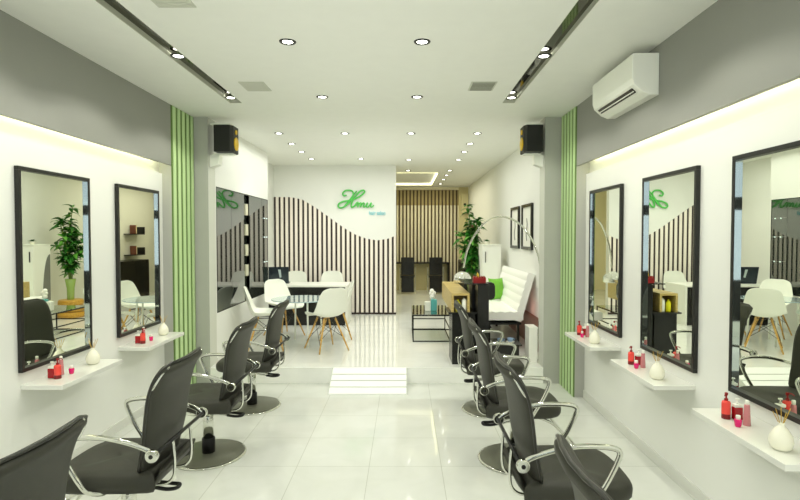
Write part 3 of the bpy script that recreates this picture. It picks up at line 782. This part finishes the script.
bmesh.ops.remove_doubles(cq.bm, verts=cq.bm.verts, dist=.0005)
cq.xf(Matrix.Rotation(ang(22), 4, 'Z') @ Matrix.Rotation(ang(-12), 4, 'X')); cq.build('cover', M['pillow'], t, smooth=True)
# small black side table and cups
t = thing('side_table', 'low black cube side table in front of the white sofa', 'side table', (1.165, 5.93, PF))
MB().box(-.14, .16, -.18, .18, .185, .202, .002).build('tabletop', M['black'], t)
MB().box(-.125, .13, -.16, .16, 0, .185, .003).build('body', M['blackm'], t)
for px, py, lab in ((1.10, 5.88, 'blue and white cup on the black side table, nearer the console'), (1.22, 5.90, 'blue and white cup on the black side table, nearer the pillar')):
    t = thing('teacup', lab, 'cup', (px, py, PF+.2022), 0, 'cups on the side table')
    MB().lathe([(.045, 0), (.052, .006), (.03, .004)], n=20).build('saucer', M['white'], t)
    MB().lathe([(.02, .006), (.028, .012), (.036, .045), (.033, .045), (.025, .014)], n=20, caps=False).build('bowl', M['cup'], t, smooth=True)
    MB().tube(smooth_curve([(.033, 0, .038), (.05, 0, .034), (.048, 0, .02), (.028, 0, .016)]), .003, 6).build('handle', M['cup'], t)
t = thing('white_plinth', 'small white box cabinet against the inner side of the right pillar', 'cabinet', (1.455, 5.84, PF))
MB().box(-.055, .04, -.10, .10, 0, .385, .003).build('body', M['wsat'], t)
MB().box(-.06, .043, -.105, .103, .385, .40, .002).build('top', M['white'], t)
# tall white cabinet
t = thing('tall_cabinet', 'tall white cabinet with slim dark handle beyond the sofa', 'cabinet', (1.39, 8.35, PF))
MB().box(-.15, .15, -.15, .24, 0, 1.27, .006).build('body', M['wsat'], t)
d_ = MB().box(-.148, .148, -.168, -.151, .03, 1.25, .003).build('door', M['wsat'], t)
MB().box(-.105, -.095, -.185, -.168, 1.00, 1.17).build('handle', M['blackm'], d_)
sp = MB(); sp.prism([(.22, .35), (.22, 1.12)]+[(.22-.18*math.sin(a_), .35+.77*math.cos(a_)) for a_ in [k*PI/2/8 for k in range(1, 9)]], 'x', -.155, -.1505); sp.build('grey_insert', M['greyglass'], t)
MB().box(-.155, .155, -.17, .245, 1.27, 1.285, .003).build('top', M['white'], t)
# little plant on top of the cabinet
def leaf(mb, base, dirv, L, W, droop=.4, roll=0):
    d = Vector(dirv).normalized(); side = d.cross(Vector((0, 0, 1)))
    if side.length < .1: side = Vector((1, 0, 0))
    side.normalize(); side = Matrix.Rotation(roll, 3, d) @ side; up_ = side.cross(d)
    rows = []
    n_ = 6
    for i_ in range(n_+1):
        f = i_/n_; w = W*math.sin(PI*min(1, f*.96+.03))**.8*(1-.3*f)
        c_ = Vector(base)+d*L*f-Vector((0, 0, 1))*droop*L*f*f
        rows.append([tuple(c_+side*w*.5+up_*w*.15), tuple(c_), tuple(c_-side*w*.5+up_*w*.15)])
    mb.grid(rows)
t = thing('small_potted_plant', 'tiny leafy plant in a pot on the tall white cabinet', 'plant', (1.33, 8.30, PF+1.2852))
MB().lathe([(.03, 0), (.045, .05), (.043, .05)], n=16).build('pot', M['vase'], t)
lf = MB()
for k in range(22):
    a_ = random.uniform(0, 2*PI); leaf(lf, (0, 0, .04), (math.cos(a_), math.sin(a_), random.uniform(.4, 1.8)), random.uniform(.06, .11), .035)
lf.build('leaves', M['leaf'], t)
# tall plant on wood discs
t = thing('wooden_stool', 'stack of thick round yellow wood discs under the tall plant', 'stool', (1.17, 8.98, PF))
a = MB()
for k in range(3): a.lathe([(.20-.01*k, .105*k+.002), (.215-.01*k, .105*k+.02), (.215-.01*k, .105*k+.075), (.20-.01*k, .105*k+.098)], n=36)
a.build('discs', M['stoolw'], t)
t = thing('tall_potted_plant', 'tall leafy green plant in a slim green vase near the slatted end wall', 'plant', (1.17, 8.98, PF+.3095))
MB().lathe([(.05, 0), (.055, .02), (.06, .2), (.085, .36), (.08, .36), (.05, .2)], n=24, caps=False).build('vase', M['gvase'], t, smooth=True)
stm = MB(); lf = MB(); lf2 = MB()
for k in range(11):
    a_ = k*2*PI/11+random.uniform(-.2, .2); sp_ = random.uniform(.06, .26); hh = random.uniform(.85, 1.62) if sp_ < .2 else random.uniform(.7, 1.2)
    p0 = Vector((.02*math.cos(a_), .02*math.sin(a_), .3)); p2 = Vector((sp_*math.cos(a_), sp_*math.sin(a_), hh)); p1 = (p0+p2)/2+Vector((-.05*math.cos(a_), -.05*math.sin(a_), .08))
    cv = smooth_curve([p0, p1, p2], 8); stm.tube(cv, .007, 6)
    for i_ in range(4, len(cv)):
        for rpt in range(3):
            b_ = random.uniform(0, 2*PI); tgt = lf if random.random() < .75 else lf2
            leaf(tgt, cv[i_], (math.cos(b_), math.sin(b_), random.uniform(-.1, 1.1)), random.uniform(.12, .2), random.uniform(.07, .10), random.uniform(.2, .8), random.uniform(-.5, .5))
stm.build('stems', M['stem'], t, smooth=True); lf.build('leaves', M['leaf'], t); lf2.build('pale_leaves', M['leafl'], t)
# low black cabinet + wall shelves at the right rear wall
t = thing('low_black_cabinet', 'black low cabinet along the right wall behind the tall plant', 'cabinet', (1.45, 11.3, PF))
MB().box(-.2, .2, -.6, .6, .02, .88, .004).build('body', M['black'], t)
for s_ in (-.3, .3): MB().box(-.212, -.2005, s_-.29, s_+.29, .05, .86, .002).build('door', M['black'], t)
for zz, lab in ((1.14, 'lower short black wall shelf near the slatted end wall'), (1.62, 'upper short black wall shelf near the slatted end wall')):
    t = thing('wall_ledge', lab, 'shelf', (MR, 11.9, zz), 0, 'short black wall shelves')
    a = MB(); a.box(-.18, -.001, -.3, .3, 0, .02); a.box(-.18, -.001, .28, .3, .02, .18); a.build('board', M['blackm'], t)
    t = thing('book', 'red covered book on the %s black wall shelf' % ('lower' if zz < 1.3 else 'upper'), 'book', (MR-.09, 11.85, zz+.0202), 0, 'books on the wall shelves')
    MB().box(-.07, .07, -.02, .02, 0, .2, .002).build('cover', M['paperc'], t)
    MB().box(-.0715, .068, -.016, .016, .004, .196).build('pages', M['paper2'], t)
t = thing('beige_wall_unit', 'beige wall mounted box with a dark knob beside the far slats', 'wall unit', (1.56, YE-.001, 2.18))
MB().box(-.09, .09, -.2, 0, 0, .50, .006).build('housing', M['beige'], t)
MB().lathe([(.035, 0), (.03, .03)], n=16).xf(Matrix.Translation((0, -.2, .22)) @ Matrix.Rotation(PI/2, 4, 'X')).build('knob', M['blackm'], t)
S(MB().box(1.42, MR, YE-.06, YE, PF, H), 'trim_end_pilaster', M['beige'])
# pictures
for y0, y1, lab in ((6.62, 7.19, 'framed white picture with black frame on the right wall, nearer the pillar'), (7.38, 7.92, 'framed white picture with black frame on the right wall, nearer the plant')):
    t = thing('framed_picture', lab, 'picture', (MR-.001, (y0+y1)/2, 1.41), 0, 'framed pictures on the right wall')
    w_ = (y1-y0)/2; h_ = .61; f_ = .04
    a = MB(); a.box(-.03, 0, -w_, w_, 0, f_); a.box(-.03, 0, -w_, w_, h_-f_, h_); a.box(-.03, 0, -w_, -w_+f_, f_, h_-f_); a.box(-.03, 0, w_-f_, w_, f_, h_-f_); a.build('frame', M['black'], t)
    MB().box(-.012, -.002, -w_+f_, w_-f_, f_, h_-f_).build('print', M['pic'], t)
    a = MB(); a.tube(smooth_curve([(-.0135, .0, .12), (-.0135, .03, .22), (-.0135, -.02, .32), (-.0135, .01, .42)]), [.012]*19, 6, flat=.3); a.build('drawing', M['picg'], t)
# black chairs and counter at the far end
def make_far_chair(label, x, y):
    t = thing('black_chair', label, 'chair', (x, y, PF), 0, 'black chairs at the far counter')
    MB().box(-.16, .16, .0, .05, .47, .90, .012).build('backrest', M['black'], t)
    MB().box(-.17, .17, .02, .42, .40, .455, .012).build('seat', M['black'], t)
    MB().box(-.155, .155, .015, .035, .05, .40, .004).build('rear_skirt', M['black'], t)
    for sx in (-1, 1):
        a = MB(); a.tube(smooth_curve([(sx*.185, .04, .01), (sx*.185, .03, .3), (sx*.185, .03, .60), (sx*.185, .10, .65), (sx*.185, .36, .65), (sx*.185, .40, .60), (sx*.185, .40, .02)], 4), .011, 8); a.build('side_frame', M['chrome'], t, smooth=True)
make_far_chair('black high backed chair at the far counter, nearer the partition', .075, 12.45)
make_far_chair('black high backed chair at the far counter, nearer the plant', .76, 12.45)
t = thing('wall_counter', 'thin black counter along the slatted end wall', 'counter', (.1, 13.25, .88))
MB().box(-1.0, 1.03, -.2, .195, 0, .035, .003).build('counter_top', M['black'], t)
MB().box(-1.0, 1.0, .18, .195, -.71, -.001).build('back_board', M['beige'], t)
MB().box(1.0, 1.03, -.18, .195, -.71, -.001).build('end_panel', M['black'], t)

# ------------------------------------------------------------------ lights
LC = (1, 1, .945)
def area(loc, sx, sy, power, col=(1, 1, .93), rot=(0, 0, 0), gloss=True):
    l = bpy.data.lights.new('ceiling_wash', 'AREA'); l.shape = 'RECTANGLE'; l.size = sx; l.size_y = sy; l.energy = power; l.color = col
    o = bpy.data.objects.new('ceiling_wash', l); C.objects.link(o); o.location = loc; o.rotation_euler = rot
    o.visible_glossy = gloss
    return o
def spot(loc, power, size=95, col=(1, .99, .9), blend=.6, rad=.05):
    l = bpy.data.lights.new('downlight_beam', 'SPOT'); l.energy = power; l.spot_size = ang(size); l.spot_blend = blend; l.shadow_soft_size = rad; l.color = col
    o = bpy.data.objects.new('downlight_beam', l); C.objects.link(o); o.location = loc; return o
def point(loc, power, col, rad=.1):
    l = bpy.data.lights.new('accent_bulb', 'POINT'); l.energy = power; l.color = col; l.shadow_soft_size = rad
    o = bpy.data.objects.new('accent_bulb', l); C.objects.link(o); o.location = loc; return o
area((-.3, 2.2, H-.06), 2.2, 5.0, 30, LC, gloss=False)  # added broad fill under the ceiling, here and next three, hidden from reflections
area((-.3, -1.2, H-.06), 2.6, 1.8, 16, LC, gloss=False)
area((-.4, 7.3, H-.06), 3.2, 2.8, 50, LC, gloss=False)
area((.6, 11.4, H-.06), 1.3, 3.0, 36, (1, .95, .74), gloss=False)
area((-.3, YB+.15, 1.7), 4.0, 1.9, 60, (.97, .98, 1), (PI/2, 0, 0), gloss=False)  # added fill at the shop front, brightens faces turned to the camera
area((-.3, 2.6, 1.95), 1.6, 4.5, 5, LC, (PI, 0, 0), gloss=False)  # added upward fill in mid-air to lift the ceiling, no fitting there
area((-.3, 7.2, 1.95), 2.0, 2.6, 5, LC, (PI, 0, 0), gloss=False)  # second added upward fill, over the platform
for sg, xp in ((-1, PL), (1, PR)):
    area((xp-sg*.005, 1.2, 2.385), .015, 7.4, 17, (1, .98, .62), (0, sg*-.75, 0), gloss=False)
for x in (-1.6025, .9875):
    for y in (2.66, 3.68, 4.78): spot((x, y, H-.02), 23, 138, blend=.3)
for x, y in ((-.76, 3.38), (.115, 3.38), (-.747, 4.71), (.115, 4.71)): spot((x, y, H-.02), 9, 90)
for x, y in ((-1.55, 8.5), (-.72, 8.6), (.90, 7.5), (-1.55, 6.9)): spot((x, y, H-.02), 14, 110)
point((1.61, 6.62, .66), .25, (1, .42, .36), .12)  # added red glow behind the sofa back, tints the wall pink

w = bpy.data.worlds.new('street_daylight'); bpy.context.scene.world = w; w.use_nodes = True
bg = w.node_tree.nodes['Background']; bg.inputs['Color'].default_value = (.90, .94, .97, 1); bg.inputs['Strength'].default_value = .95

# ------------------------------------------------------------------ camera
cam = bpy.data.cameras.new('camera'); co = bpy.data.objects.new('camera', cam); C.objects.link(co)
cam.sensor_width = 36; cam.lens = 514/800*36; cam.clip_start = .02
cam.shift_x = -4.5/800
co.location = (0, 0, 1.6); co.rotation_euler = (ang(90-1.62), 0, 0)
sc = bpy.context.scene; sc.camera = co
sc.view_settings.view_transform = 'Standard'; sc.view_settings.look = 'None'; sc.view_settings.exposure = .09
sc.cycles.max_bounces = 12; sc.cycles.diffuse_bounces = 6; sc.cycles.glossy_bounces = 6; sc.cycles.transparent_max_bounces = 12
sc.cycles.use_denoising = True; sc.cycles.sample_clamp_indirect = 8
